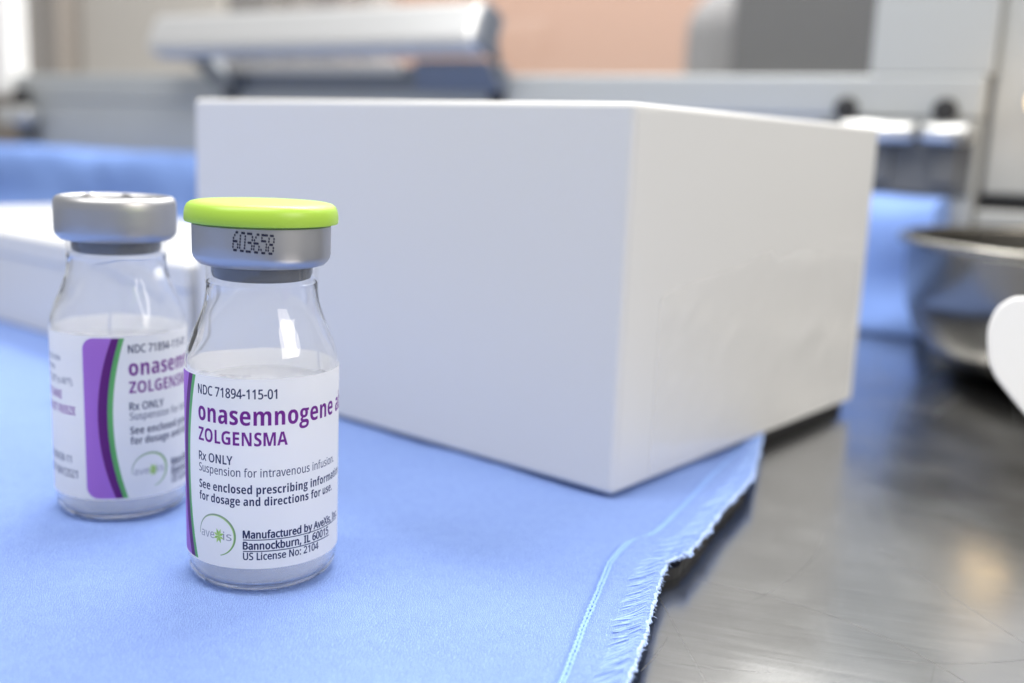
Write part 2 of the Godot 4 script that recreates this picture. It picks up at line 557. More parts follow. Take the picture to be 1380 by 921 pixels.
func make_vial(at: Vector3, turn: float, capped: bool, label: String) -> Node3D:
	var t := thing("medicine_vial", at, turn, label, "vial", "medicine vials on the blue drape")
	part("glass_body", glass_shape(), M.glass, t)
	var gb := MeshBag.new()      # the thick solid base
	lathe(gb, [Vector2(0.001, 0.7), Vector2(6.6, 0.6), Vector2(8.7, 0.26), Vector2(9.6, 0.12), Vector2(10.4, 0.3), Vector2(11.1, 0.85), Vector2(11.6, 1.7), Vector2(11.3, 1.55), Vector2(10.4, 1.05), Vector2(8.8, 0.85), Vector2(0.001, 0.85)], 128, 32.0)
	part("glass_base", gb, M.solid_glass, t)
	var sh := MeshBag.new()      # the wall is thickest where the shoulder was blown
	lathe(sh, [Vector2(11.72, 35.0), Vector2(11.72, 36.2), Vector2(11.38, 37.5), Vector2(10.98, 38.7), Vector2(10.48, 40.0), Vector2(9.92, 41.35), Vector2(9.42, 42.5), Vector2(9.04, 43.65), Vector2(8.78, 44.75), Vector2(8.64, 45.8), Vector2(8.58, 46.6), Vector2(8.58, 47.5), Vector2(8.5, 47.7), Vector2(8.32, 47.2), Vector2(8.22, 46.2), Vector2(8.28, 45.0), Vector2(8.5, 44.0), Vector2(8.95, 42.7), Vector2(9.5, 41.3), Vector2(10.05, 40.0), Vector2(10.6, 38.7), Vector2(11.05, 37.4), Vector2(11.45, 36.0), Vector2(11.72, 35.0)], 128, 60.0)
	waver(sh, 0.1)
	part("shoulder_wall", sh, M.solid_glass, t)
	var lq := MeshBag.new()
	lathe(lq, [Vector2(0.001, 1.15), Vector2(6.0, 1.15), Vector2(8.8, 1.2), Vector2(10.1, 1.4), Vector2(10.9, 1.8), Vector2(11.45, 2.7), Vector2(11.66, 4.0), Vector2(11.66, 20), Vector2(11.66, 31.8), Vector2(11.2, 31.3), Vector2(9.8, 31.0), Vector2(0.001, 31.0)], 96)
	part("liquid", lq, M.liquid, t)
	# paper label, its ends overlapping at the back
	var lo := MeshBag.new()
	var segs := 160
	for i in segs + 1:
		var u := float(i) / segs
		var a := (u * LW / LPX - LX0) / 12.0
		var d := Vector3(sin(a), 0, cos(a))
		for j in 2:
			lo.vert(d * (12.06 + 0.05 * u) + Vector3.UP * (34.5 - j * 30.0), d, Vector2(u, j))
	for i in segs:
		lo.quad(i * 2, i * 2 + 2, i * 2 + 3, i * 2 + 1)
	part("paper_label", lo, M.label, t)
	# grey stopper: plug in the neck and flange on the lip
	var st := MeshBag.new()
	lathe(st, [Vector2(0.001, 48.1), Vector2(6.9, 48.15), Vector2(7.5, 48.4), Vector2(7.8, 49.1), Vector2(7.82, 51.95), Vector2(8.6, 52.0), Vector2(9.6, 52.2), Vector2(9.6, 55.6), Vector2(9.2, 56.2), Vector2(0.001, 56.2)], 96)
	part("rubber_stopper", st, M.rubber, t)
	# crimped aluminium collar
	var cr := MeshBag.new()
	var prof := [Vector2(8.95, 50.65), Vector2(9.1, 50.45), Vector2(9.6, 50.6), Vector2(10.1, 51.05), Vector2(10.45, 51.55), Vector2(10.6, 52.2), Vector2(10.62, 54.0), Vector2(10.62, 55.9)]
	if capped:
		prof += [Vector2(10.62, 56.6), Vector2(10.3, 56.95), Vector2(8.0, 57.0), Vector2(8.0, 56.7), Vector2(9.75, 56.3), Vector2(9.75, 52.3), Vector2(9.2, 51.3), Vector2(8.95, 50.65)]
	else:
		prof += [Vector2(10.6, 57.2), Vector2(10.4, 57.8), Vector2(10.0, 58.2), Vector2(9.5, 58.35), Vector2(9.1, 58.25), Vector2(8.8, 58.0), Vector2(8.65, 57.7), Vector2(8.6, 57.4), Vector2(7.4, 57.2), Vector2(9.75, 57.2), Vector2(9.75, 52.3), Vector2(9.2, 51.3), Vector2(8.95, 50.65)]
	lathe(cr, prof, 128)
	part("crimp_collar", cr, M.alu, t)
	if not capped:
		var dsk := MeshBag.new()   # bright disc of the torn-off cap's bridge rests inside the collar
		lathe(dsk, [Vector2(8.55, 56.25), Vector2(8.55, 57.3), Vector2(8.2, 57.45), Vector2(3.4, 57.5), Vector2(3.0, 57.35), Vector2(0.001, 57.35)], 64)
		part("centre_disc", dsk, mat(Color(0.3, 0.3, 0.31), 0.45), t)
		var tn := MeshBag.new()
		for a in [-0.5, 0.35, 2.4]:
			var d := Vector3(sin(a), 0, -cos(a))
			var s := Vector3(d.z, 0, -d.x)
			tube(tn, [d * 8.7 + s * -1.0 + Vector3.UP * 57.9, d * 8.5 + Vector3.UP * 58.2, d * 8.7 + s * 1.0 + Vector3.UP * 57.9], [0.16, 0.22, 0.16], 8)
		part("torn_bridge", tn, M.alu, t)
	else:
		# ink-jet number made of dots on the collar
		var dots := MeshBag.new()
		var word := "603658"
		for ci in word.length():
			var rows: Array = GLYPH[word[ci]]
			for ry in 7:
				for cx in 5:
					if rows[ry][cx] != "1":
						continue
					var xm := 5.3 + ci * 1.03 + cx * 0.178 + (6 - ry) * 0.035
					var ym := 55.95 - ry * 0.44 - (xm - 8.3) * 0.075
					var a := xm / 10.62
					var d := Vector3(sin(a), 0, cos(a))
					var s := Vector3(cos(a), 0, -sin(a))
					var c := d * 10.66 + Vector3.UP * ym
					var q := dots.vert(c + d * 0.02, d)
					var ring := []
					for k in 8:
						var f := TAU * k / 8.0
						ring.append(dots.vert(c + s * cos(f) * 0.125 + Vector3.UP * sin(f) * 0.21, d))
					for k in 8:
						dots.tri(q, ring[k], ring[(k + 1) % 8])
		stuff(part("printed_number", dots, M.ink, t))
		var fc := MeshBag.new()
		lathe(fc, [Vector2(0.001, 57.05), Vector2(9.8, 57.0), Vector2(11.35, 56.92), Vector2(11.65, 57.0), Vector2(11.76, 57.3), Vector2(11.72, 58.3), Vector2(11.6, 59.0), Vector2(11.3, 59.6), Vector2(10.8, 59.95), Vector2(10.1, 60.12), Vector2(8.5, 60.15), Vector2(0.001, 60.1)], 128, 50.0)
		part("flip_cap", fc, M.cap, t)
	return t

# ---------------------------------------------------------------- drape
func pick(line: Array, z: float) -> float:     # x of a hem line at depth z; the line runs from far to near
	for i in line.size() - 1:
		var a: Vector2 = line[i]
		var b: Vector2 = line[i + 1]
		if z <= b.y or i == line.size() - 2:
			return a.x + (b.x - a.x) * clampf((z - a.y) / (b.y - a.y), -2.0, 3.0)
	return 0.0

const OUTER := [Vector2(118, -440), Vector2(76, -300), Vector2(64.9, -260.3), Vector2(58.8, -238.7), Vector2(53.6, -220), Vector2(49.1, -210.4), Vector2(42.9, -197.6), Vector2(37.3, -184.3), Vector2(33.4, -176.2), Vector2(32.0, -173.2), Vector2(29.0, -171.3), Vector2(27.6, -168.0), Vector2(25.6, -161.4), Vector2(23.2, -151.3), Vector2(21.0, -141.6), Vector2(17.9, -130.4), Vector2(4, -90), Vector2(-30, 20)]
const SEAM := [Vector2(108, -440), Vector2(69, -290), Vector2(57.7, -248.5), Vector2(43.4, -219.5), Vector2(30.7, -191.3), Vector2(26.6, -184.2), Vector2(22.7, -181.2), Vector2(18.5, -171.5), Vector2(15.1, -156.9), Vector2(12.7, -147.5), Vector2(8.7, -129.7), Vector2(-5, -90), Vector2(-39, 20)]

func seam_x(z: float) -> float:
	return (pick(SEAM, z - 0.8) + pick(SEAM, z) + pick(SEAM, z + 0.8)) / 3.0

func outer_x(z: float) -> float:
	return (pick(OUTER, z - 0.5) + pick(OUTER, z) + pick(OUTER, z + 0.5)) / 3.0 + wob.get_noise_2d(z * 9.0, 3.0) * 0.35

var wob := FastNoiseLite.new()
var slow := FastNoiseLite.new()

func lift(x: float, z: float) -> float:        # height of the drape's top face above its resting level
	var w := wob.get_noise_2d(x * 0.9, z * 0.9) * 0.55 + wob.get_noise_2d(x * 3.0 + 90, z * 2.2) * 0.16
	# a low soft ridge in front of the carton
	w += 0.5 * exp(-pow((x + z * 0.55 + 112.0) / 7.0, 2.0)) * smoothstep(-205.0, -175.0, z)
	w = minf(w - 0.25, 0.2)
	var p := Vector2(x - 21.56, z + 205.68).rotated(0.8846)       # under the carton, in from its edges, the cloth carries it
	var inside := smoothstep(2.0, 9.0, p.x) * smoothstep(2.0, 9.0, -p.y)
	return lerpf(minf(w, 0.2), 0.42, inside) if inside > 0.0 else w

func flat_under(x: float, z: float) -> float:  # 1 where something stands on the drape
	var f := 0.0
	for c in [[-39.7, -164.4], [-73.2, -192.2]]:
		f = maxf(f, 1.0 - smoothstep(9.0, 22.0, Vector2(x - c[0], z - c[1]).length()))
	return f

func make_drape() -> void:
	var t := thing("surgical_drape", Vector3.ZERO, 0.0, "light blue woven drape with frayed stitched hem under both vials and cartons", "cloth")
	var zs := []
	var z := -430.0
	while z < 15.0:
		zs.append(z)
		z += 6.0 if z < -270.0 else (0.6 if z < -120.0 else 5.0)
	var offs := [0.0, 0.25, 0.6, 1.2, 2.0, 3.0, 4.0, 5.0, 5.8, 6.4, 7.0]     # across the hem, from the edge inwards
	var inside := [0.5, 1.0, 1.7, 2.5, 3.5, 5.0, 7.0, 9.5, 12.5, 16.0, 20.0, 25.0, 30, 36.0, 42, 49.0, 56, 64.0, 73, 83.0, 95, 110.0, 128, 150.0, 180, 220.0, 270, 340.0]
	var b := MeshBag.new()
	var grid := []
	for zz in zs:
		var xo := outer_x(zz)
		var xs := seam_x(zz)
		var wdt := maxf(xo - xs, 3.0)
		var row := []
		var edge_y := hem_height(xo, zz, 0.0, wdt)
		row.append(Vector3(xo - 0.3, edge_y - 0.95, zz))
		row.append(Vector3(xo - 0.02, edge_y - 0.5, zz))
		for o in offs:
			var x: float = xo - o / 7.0 * (wdt - 0.5)
			row.append(Vector3(x, hem_height(x, zz, xo - x, wdt), zz))
		for o in inside:
			var x: float = xs + 0.25 - o
			var w := lift(x, zz) * (1.0 - flat_under(x, zz))
			row.append(Vector3(x, w - 0.4 * exp(-o * o / 2.5), zz))
		grid.append(row)
	var m: int = grid[0].size()
	for i in grid.size():
		for j in m:
			var p: Vector3 = grid[i][j]
			var du: Vector3 = grid[i][maxi(j - 1, 0)] - grid[i][mini(j + 1, m - 1)]
			var dv: Vector3 = grid[mini(i + 1, grid.size() - 1)][j] - grid[maxi(i - 1, 0)][j]
			b.vert(p, dv.cross(du), Vector2(p.x, p.z).rotated(0.28))
	for i in grid.size() - 1:
		for j in m - 1:
			b.quad(i * m + j, i * m + j + 1, (i + 1) * m + j + 1, (i + 1) * m + j)
	part("sheet", b, M.weave, t)
	# chain stitch along the seam
	rng.seed = 5
	var ch := MeshBag.new()
	var zz := -262.0
	while zz < -108.0:
		var stepz := 1.35
		var a := Vector3(seam_x(zz), 0, zz)
		var c := Vector3(seam_x(zz + stepz), 0, zz + stepz)
		var dirv := (c - a).normalized()
		var sd := Vector3(-dirv.z, 0, dirv.x)
		var y := maxf(lift(a.x, zz) * (1.0 - flat_under(a.x, zz)), hem_height(a.x, zz, outer_x(zz) - a.x, maxf(outer_x(zz) - seam_x(zz), 3.0)) - 0.3) + 0.12
		for s in [-1.0, 1.0]:
			var o: Vector3 = sd * s * rng.randf_range(0.26, 0.4)
			tube(ch, [a - dirv * 0.25 + Vector3.UP * (y - 0.12), a.lerp(c, 0.3) + o + Vector3.UP * (y + 0.12), a.lerp(c, 0.7) + o * 1.1 + Vector3.UP * (y + 0.16), c + dirv * 0.22 + Vector3.UP * (y - 0.05)], [0.2, 0.33, 0.34, 0.16], 6)
		zz += stepz * absf(dirv.z)
	stuff(part("chain_stitch", ch, M.thread_dark, t))
	# overlock threads wrapping the raw edge
	var ov := MeshBag.new()
	zz = -262.0
	while zz < -108.0:
		var stp := rng.randf_range(0.75, 1.15)
		var xo := outer_x(zz)
		var xs := seam_x(zz)
		var wdt := maxf(xo - xs, 3.0)
		var zi := zz + rng.randf_range(-0.9, 0.6) + 0.9
		var xi := xo - wdt * rng.randf_range(0.52, 0.6)
		var pts := []
		var rad := []
		for k in 6:
			var f := k / 5.0
			var zq := lerpf(zi, zz, f)
			var x := lerpf(xi, xo + 0.1, f)
			pts.append(Vector3(x, hem_height(x, zq, xo - x, wdt) + 0.07 * sin(f * PI) + 0.05, zq))
			rad.append(0.1 if k else 0.06)
		pts.append(Vector3(xo + 0.18, hem_height(xo, zz, 0, wdt) - 0.5, zz + 0.1))
		rad.append(0.09)
		tube(ov, pts, rad, 5)
		if rng.randf() < 0.75:                 # the second thread of the stitch, slanting the other way
			var z2 := zz + stp * 0.6
			var q0: Vector3 = pts[0]
			var x2 := outer_x(z2)
			tube(ov, [q0 + Vector3(0, 0.02, 0.05), Vector3(lerpf(q0.x, x2, 0.5), hem_height(lerpf(q0.x, x2, 0.5), z2, wdt * 0.3, wdt) + 0.12, lerpf(q0.z, z2, 0.6)), Vector3(x2 + 0.1, hem_height(x2, z2, 0, wdt) - 0.05, z2)], [0.06, 0.09, 0.08], 5)
		zz += stp
	# inner line where the needle thread lies
	var line := []
	var lr := []
	zz = -262.0
	while zz < -108.0:
		var xo := outer_x(zz)
		var wdt := maxf(xo - seam_x(zz), 3.0)
		var x := xo - wdt * 0.6
		line.append(Vector3(x, hem_height(x, zz, xo - x, wdt) + 0.05, zz))
		lr.append(0.1 + 0.05 * sin(zz * 4.0))
		zz += 0.8
	tube(ov, line, lr, 5)
	stuff(part("overlock_stitch", ov, M.thread, t))
	# loops and loose fibres along the raw edge, over the cord of looper thread
	var fr := MeshBag.new()
	var cord := []
	var cordr := []
	zz = -268.0
	while zz < -102.0:
		var xo := outer_x(zz)
		cord.append(Vector3(xo + rng.randf_range(-0.12, 0.12), hem_height(xo, zz, 0, 8.0) - 0.2 + rng.randf_range(-0.1, 0.1), zz))
		cordr.append(rng.randf_range(0.2, 0.42))
		zz += 0.55
	tube(fr, cord, cordr, 7)
	zz = -266.0
	while zz < -104.0:
		var xo := outer_x(zz)
		var y := hem_height(xo, zz, 0, 8.0) - 0.25
		var knots := 1
		for tuft in [-218.8, -184.3, -173.0]:
			if absf(zz - tuft) < 1.6:
				knots = 6
		for k in knots:
			var p := Vector3(xo + rng.randf_range(-0.15, 0.2), y + rng.randf_range(-0.25, 0.2), zz + rng.randf_range(-0.4, 0.4))
			var d := Vector3(rng.randf_range(0.2, 1.0), rng.randf_range(-0.5, 0.4), rng.randf_range(-1.0, 1.0)).normalized()
			var ln := rng.randf_range(0.25, 0.55) * (1.0 if knots == 1 else 1.6)
			tube(fr, [p - d * 0.3, p + d * ln * 0.4 + Vector3.UP * 0.1, p + d * ln], [0.2, 0.26, 0.13], 6)
		if rng.randf() < 0.5:
			var p := Vector3(xo, y, zz)
			var d := Vector3(rng.randf_range(0.3, 1.0), rng.randf_range(-0.6, 0.3), rng.randf_range(-0.8, 0.8)).normalized()
			var e := p + d * rng.randf_range(0.5, 1.3)
			tube(fr, [p, p.lerp(e, 0.6) + Vector3(0, 0.12, 0.1), e], [0.05, 0.045, 0.02], 4)
		zz += 0.45
	stuff(part("frayed_edge", fr, M.fray, t))

func gap_mat_x(z: float) -> float:
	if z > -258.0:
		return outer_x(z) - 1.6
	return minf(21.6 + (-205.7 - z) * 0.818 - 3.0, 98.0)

func make_gap_mat() -> void:
	# black mat added between drape and steel to darken the gap; it ends just inside the drape's edge
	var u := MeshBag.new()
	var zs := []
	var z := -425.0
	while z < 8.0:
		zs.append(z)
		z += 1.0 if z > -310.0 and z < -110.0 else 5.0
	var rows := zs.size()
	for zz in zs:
		u.vert(Vector3(gap_mat_x(zz), -1.0, zz), Vector3(1, 0, 0))
		u.vert(Vector3(gap_mat_x(zz), -2.99, zz), Vector3(1, 0, 0))
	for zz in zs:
		u.vert(Vector3(gap_mat_x(zz), -1.0, zz), Vector3.UP)
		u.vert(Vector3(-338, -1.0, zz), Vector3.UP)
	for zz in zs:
		u.vert(Vector3(gap_mat_x(zz), -2.99, zz), Vector3.DOWN)
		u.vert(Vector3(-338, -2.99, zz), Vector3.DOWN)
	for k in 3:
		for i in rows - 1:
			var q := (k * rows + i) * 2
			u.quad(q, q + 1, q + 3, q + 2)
	tag(part("added_gap_mat", u, M.black, self), "thin black mat added under the blue drape to darken the gap along the edge", "mat")

func hem_height(x: float, z: float, from_edge: float, width: float) -> float:
	var f := clampf(from_edge / width, 0.0, 1.0)
	var y := lift(x, z) * 0.6 + 0.1
	y += (0.85 + 0.4 * wob.get_noise_2d(z * 14.0, x * 3.0 + 40.0)) * smoothstep(1.0, 0.86, f)                                   # the fold's second layer ends at the seam
	y -= 0.3 * exp(-pow((f - 0.6) / 0.06, 2.0))                          # pulled in by the needle line
	y += 0.45 * smoothstep(0.3, 0.0, f) - 0.45 * smoothstep(0.06, 0.0, f)  # the wrapped edge is fat and rounds over
	y += 1.0 * smoothstep(0.55, 0.0, f) * smoothstep(-245.0, -215.0, z)          # the edge lifts off the steel
	y += 0.35 * smoothstep(-186.0, -180.0, z) * (1.0 - smoothstep(-176.0, -168.0, z)) * f
	return y

# ---------------------------------------------------------------- cartons
func make_cartons() -> void:
	var t := thing("carton", Vector3(21.56, 0, -205.68), 0.8846, "large white carton with a clear film patch, standing behind the capped vial", "box")
	var L2 := 125.7
	var L1 := 145.4
	var H := 79.4
	var body := MeshBag.new()
	rbox(body, Vector3(0, 0.42, -L1), Vector3(L2, H, 0), 1.4, 5)
	part("body", body, M.board, t)
	# board flap glued round the near corner: a sheet a third of a millimetre thick
	var flap := MeshBag.new()
	rbox(flap, Vector3(1.6, 1.4, -0.4), Vector3(8.6, H - 1.6, 0.1), 0.09, 2)
	part("glued_flap", flap, M.board_side, t)
	# clear film stuck low on the right-hand face, its upper edge torn unevenly
	var film := MeshBag.new()
	var top := [Vector2(13.9, 40.5), Vector2(22, 42.6), Vector2(35, 43.6), Vector2(49.1, 45), Vector2(58, 47.5), Vector2(63.6, 48.2), Vector2(66.4, 45.1), Vector2(78, 46.8), Vector2(90, 47.2), Vector2(97, 45), Vector2(110, 43.5), Vector2(121.5, 42.5)]
	var nx := 54
	var ny := 20
	for i in nx + 1:
		var x := lerpf(13.9, 121.5, float(i) / nx)
		var yt := 40.0
		for k in top.size() - 1:
			if x >= top[k].x and x <= top[k + 1].x + 0.001:
				yt = lerpf(top[k].y, top[k + 1].y, (x - top[k].x) / (top[k + 1].x - top[k].x))
		for j in ny + 1:
			var y := lerpf(2.0, yt, float(j) / ny)
			var z := 0.16 + 0.5 * maxf(0.0, wob.get_noise_2d(x * 4.0, y * 5.0)) + 0.9 * exp(-pow((x - 88.0) / 9.0, 2.0) - pow((y - 25.0 - (x - 88.0) * 0.2) / 3.0, 2.0)) + 0.7 * exp(-pow((x - 84.0) / 12.0, 2.0) - pow((y - 43.0 + (x - 84.0) * 0.1) / 2.0, 2.0))
			film.vert(Vector3(x, y, z), Vector3(0, 0, 1), Vector2(x, y))
	for i in nx + 1:
		for j in ny + 1:
			var q := i * (ny + 1) + j
			var dx := film.v[mini(i + 1, nx) * (ny + 1) + j] - film.v[maxi(i - 1, 0) * (ny + 1) + j]
			var dy := film.v[i * (ny + 1) + mini(j + 1, ny)] - film.v[i * (ny + 1) + maxi(j - 1, 0)]
			film.n[q] = dx.cross(dy).normalized()
	for i in nx:
		for j in ny:
			var q := i * (ny + 1) + j
			film.quad(q, q + 1, q + ny + 2, q + ny + 1)
	part("clear_film", film, M.film, t)
	# the low carton at the left rear
	var t2 := thing("carton", Vector3(-94, 0, -299), 0.8846, "low white carton at the left, behind the uncapped vial", "box")
	var b2 := MeshBag.new()
	rbox(b2, Vector3(0, 0.1, -230), Vector3(84, 29.5, 0), 1.2, 3)
	part("body", b2, M.board, t2)
	var l2 := MeshBag.new()
	rbox(l2, Vector3(-0.6, 24.5, -230.6), Vector3(84.6, 33, 0.3), 1.4, 4)
	part("lid", l2, M.board, t2)

# ---------------------------------------------------------------- window of the work cabinet and what lies beyond
const WALL := Vector3(161.2, 0, -496.4)
const WTURN := -0.5454

func clamp_at(parent: Node, x: float, y: float, len_: float, screw_x := -1.5) -> Node3D:
	var br := MeshBag.new()
	rbox(br, Vector3(-4.5, -22, 4.7), Vector3(7, 1, 9), 1.5, 2)
	var c := part("window_clamp", br, M.frame_dark, parent, Vector3(x, y, 0))
	var rl := MeshBag.new()
	var h := len_ / 2.0
	var pr := [Vector2(0.001, -h), Vector2(2.6, -h), Vector2(4.0, -h + 0.5), Vector2(4.7, -h + 1.8), Vector2(4.7, h - 1.8), Vector2(4.0, h - 0.5), Vector2(2.6, h), Vector2(0.001, h)]
	lathe(rl, pr, 32)
	var r := part("roller", rl, M.chrome, c, Vector3(1, 1, 13))
	r.rotation.z = PI / 2
	var sc := MeshBag.new()
	lathe(sc, [Vector2(0.001, 0), Vector2(5.2, 0), Vector2(5.2, 2.5), Vector2(4.4, 3.6), Vector2(0.001, 3.9)], 24)
	var s := part("screw_head", sc, M.black, c, Vector3(screw_x, 11, 6.2))
	s.rotation.x = PI / 2
	return c

func make_window() -> void:
	var t := thing("cabinet_window", WALL, WTURN, "grey framed sliding window with a broad metal handle at the back", "window")
	t.set_meta("kind", "thing")
	var rail := MeshBag.new()
	rbox(rail, Vector3(-640, 89.5, -8), Vector3(48, 108, 6), 1.6, 3)
	part("bottom_rail", rail, M.frame, t)
	var low := MeshBag.new()
	rbox(low, Vector3(-640, -3, -10), Vector3(48, 89.4, 4.5), 1.0, 2)
	part("lower_panel", low, M.frame, t)
	var sr := MeshBag.new()
	rbox(sr, Vector3(-2, 108.1, -8), Vector3(50, 320, 4), 1.4, 2)
	part("right_stile", sr, M.frame, t)
	var sl := MeshBag.new()
	rbox(sl, Vector3(-720, 93, -8), Vector3(-640.1, 320, 14), 2, 2)
	part("left_stile", sl, M.white_plastic, t)
	var tr := MeshBag.new()
	rbox(tr, Vector3(-640, 300, -8), Vector3(-2.1, 320, 4), 1.4, 2)
	part("top_rail", tr, M.frame, t)
	var pn := MeshBag.new()
	var q := []
	for c in [Vector2(-640, 106), Vector2(-2, 106), Vector2(-2, 301), Vector2(-640, 301)]:
		q.append(pn.vert(Vector3(c.x, c.y, -3), Vector3(0, 0, 1)))
	pn.quad(q[0], q[1], q[2], q[3])
	part("pane", pn, M.pane, t)
	# handle: foot bar on the rail, two sloping side plates, broad rounded grip
	var foot := MeshBag.new()
	rbox(foot, Vector3(-400, 98.5, 6.1), Vector3(-193, 112.5, 12), 2.4, 4)
	var hd := part("handle", foot, M.handle_dark, t)
	var lip := MeshBag.new()
	rbox(lip, Vector3(-402, 107.5, 12.1), Vector3(-262, 113.5, 16), 1.5, 3)  # brighter strip carries the light on the foot bar's upper edge
	part("lit_foot_strip", lip, M.handle_bright, hd)
	var grip := MeshBag.new()
	var gxf := Transform3D(Basis(Vector3.RIGHT, deg_to_rad(-24)), Vector3(0, 129, 30))
	rbox(grip, Vector3(-447, -12.5, -9.5), Vector3(-194, 12.5, 9.5), 5.5, 8, gxf)
	part("grip", grip, M.handle_bright, hd)
	var cap := MeshBag.new()
	rbox(cap, Vector3(-193.9, -12.0, -9), Vector3(-190.6, 12.0, 9), 1.6, 3, gxf)
	part("end_cap", cap, M.handle_dark, hd)
	var lg := MeshBag.new()      # right: a broad plate from the grip back to the foot
	tri_plate(lg, [Vector3(-192.5, 140, 27), Vector3(-196.5, 140, 27), Vector3(-197, 98.7, 12.1), Vector3(-192.5, 98.7, 12.1)], [Vector3(-192.5, 113, 30), Vector3(-240, 113, 30), Vector3(-250, 99, 14), Vector3(-192.5, 99, 14)])
	part("side_plate", lg, M.handle_dark, hd)
	var lg2 := MeshBag.new()
	var outl := PackedVector2Array([Vector2(-447, 121), Vector2(-420, 121), Vector2(-405, 115), Vector2(-386, 99), Vector2(-400, 97.5), Vector2(-412, 106), Vector2(-424, 115), Vector2(-446, 116.5)])
	extrude(lg2, outl, 12.5, 25, 1.2)
	part("side_plate", lg2, M.handle_dark, hd)
	for x in [-405.0, -200.0]:
		var f := MeshBag.new()
		lathe(f, [Vector2(0.001, 0), Vector2(4.6, 0), Vector2(4.6, 4.2), Vector2(3.4, 5.2), Vector2(0.001, 5.4)], 24)
		var fo := part("fixing_bolt", f, M.black, hd, Vector3(x, 96, 6))
		fo.rotation.x = PI / 2
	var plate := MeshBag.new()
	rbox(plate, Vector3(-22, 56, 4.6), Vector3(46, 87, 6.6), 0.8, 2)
	part("dark_plate", plate, M.frame_dark, t)  # thin dark grey plate on the lower panel at the right
	clamp_at(t, 34.5, 82, 20.5)
	clamp_at(t, 5.5, 82, 33, -15.5)
	clamp_at(t, -622, 76, 26).scale = Vector3(1.5, 1.4, 1.4)
	# right-hand wall of the cabinet, nearer than the window, and the ledge under it
	var sp := MeshBag.new()
	rbox(sp, Vector3(50.5, 57.5, -40), Vector3(330, 330, -3), 1.5, 3)
	var spo := part("cabinet_side_panel", sp, M.frame, self, WALL, WTURN)
	tag(spo, "plain grey cabinet panel at the right edge beside the window", "panel")
	var lb := MeshBag.new()
	rbox(lb, Vector3(48.5, -3, -40), Vector3(330, 50.5, -1), 2.0, 3)
	var lbo := part("cabinet_ledge", lb, M.frame, self, WALL, WTURN)
	tag(lbo, "low grey ledge under the side panel, behind the steel bowl", "ledge")
	var gap := MeshBag.new()  # black strip stands for the shade in the gap above the ledge
	rbox(gap, Vector3(48.5, 50.6, -40), Vector3(330, 57.4, -7), 0.3, 1)
	tag(part("dark_gap_strip", gap, M.black, self, WALL, WTURN), "dark strip standing for the shaded gap between the side panel and its ledge", "gap_strip")

func tri_plate(b: MeshBag, a: Array, c: Array) -> void:
	# an L of two thin plates: a = the slanting web seen edge-on, c = its broad flange; both 3 mm thick
	for quad4 in [a, c]:
		var nrm: Vector3 = (quad4[1] - quad4[0]).cross(quad4[2] - quad4[0]).normalized() if quad4 == c else Vector3(0, 0.35, 0.93).normalized()
		if nrm.z < 0:
			nrm = -nrm
		var front := []
		var back := []
		for p in quad4:
			front.append(p + nrm * 1.2)
			back.append(p - nrm * 1.2)
		var q := []
		for p in front:
			q.append(b.vert(p, nrm))
		b.quad(q[0], q[1], q[2], q[3])
		q = []
		for p in back:
			q.append(b.vert(p, -nrm))
		b.quad(q[0], q[1], q[2], q[3])
		for i in 4:
			var j := (i + 1) % 4
			var mid: Vector3 = (quad4[0] + quad4[1] + quad4[2] + quad4[3]) / 4.0
			var sn: Vector3 = (quad4[i] + quad4[j]) / 2.0 - mid
			b.quad(b.vert(front[i], sn), b.vert(front[j], sn), b.vert(back[j], sn), b.vert(back[i], sn))

func room_block(called: String, lo: Vector3, hi: Vector3, r: float, c: Color, label: String, category: String) -> void:
	var b := MeshBag.new()
	rbox(b, lo, hi, r, 4)
	var o := part(called, b, mat(c, 0.6), self, WALL, WTURN)
	if category:
		tag(o, label, category)
	else:
		structure(o, label)

func make_room() -> void:
	room_block("wall", Vector3(-1500, -400, -520), Vector3(400, 320, -500), 1, Color(0.45, 0.275, 0.2), "peach room wall beyond the window", "")
	room_block("wall", Vector3(-1600, 320.5, -524), Vector3(500, 1100, -500), 1, Color(0.85, 0.85, 0.84), "white upper part of the room wall", "")
	room_block("cupboard", Vector3(-1150, -400, -496), Vector3(-876, 300, -430), 6, Color(0.5, 0.46, 0.41), "blurred beige cupboard seen through the window, left of the handle", "cupboard")
	room_block("cupboard", Vector3(-1420, -400, -496), Vector3(-1154, 300, -400), 6, Color(0.24, 0.205, 0.175), "blurred brown cupboard at the window's left end", "cupboard")
	room_block("door_leaf", Vector3(-872, -400, -496), Vector3(-664, 300, -470), 4, Color(0.4, 0.36, 0.34), "blurred pale grey door leaf behind the window handle", "door")
	room_block("post", Vector3(-870, -400, -466), Vector3(-800, 300, -430), 6, Color(0.2, 0.18, 0.17), "dark grey post left on the pale door leaf beyond the handle", "post")
	room_block("post", Vector3(-735, -400, -466), Vector3(-690, 300, -430), 6, Color(0.24, 0.21, 0.2), "narrow grey post beside the peach wall beyond the handle", "post")
	room_block("tall_cabinet", Vector3(-196, -400, -496), Vector3(120, 320, -330), 8, Color(0.065, 0.062, 0.066), "dark charcoal cabinet seen through the window at the right", "cabinet")
	var b := MeshBag.new()
	rbox(b, Vector3(-268, 60, -470), Vector3(-150, 216, -380), 42, 8)
	tag(part("chair_back", b, mat(Color(0.2, 0.195, 0.2), 0.8), self, WALL, WTURN), "rounded grey chair back before the charcoal cabinet beyond the window", "chair")

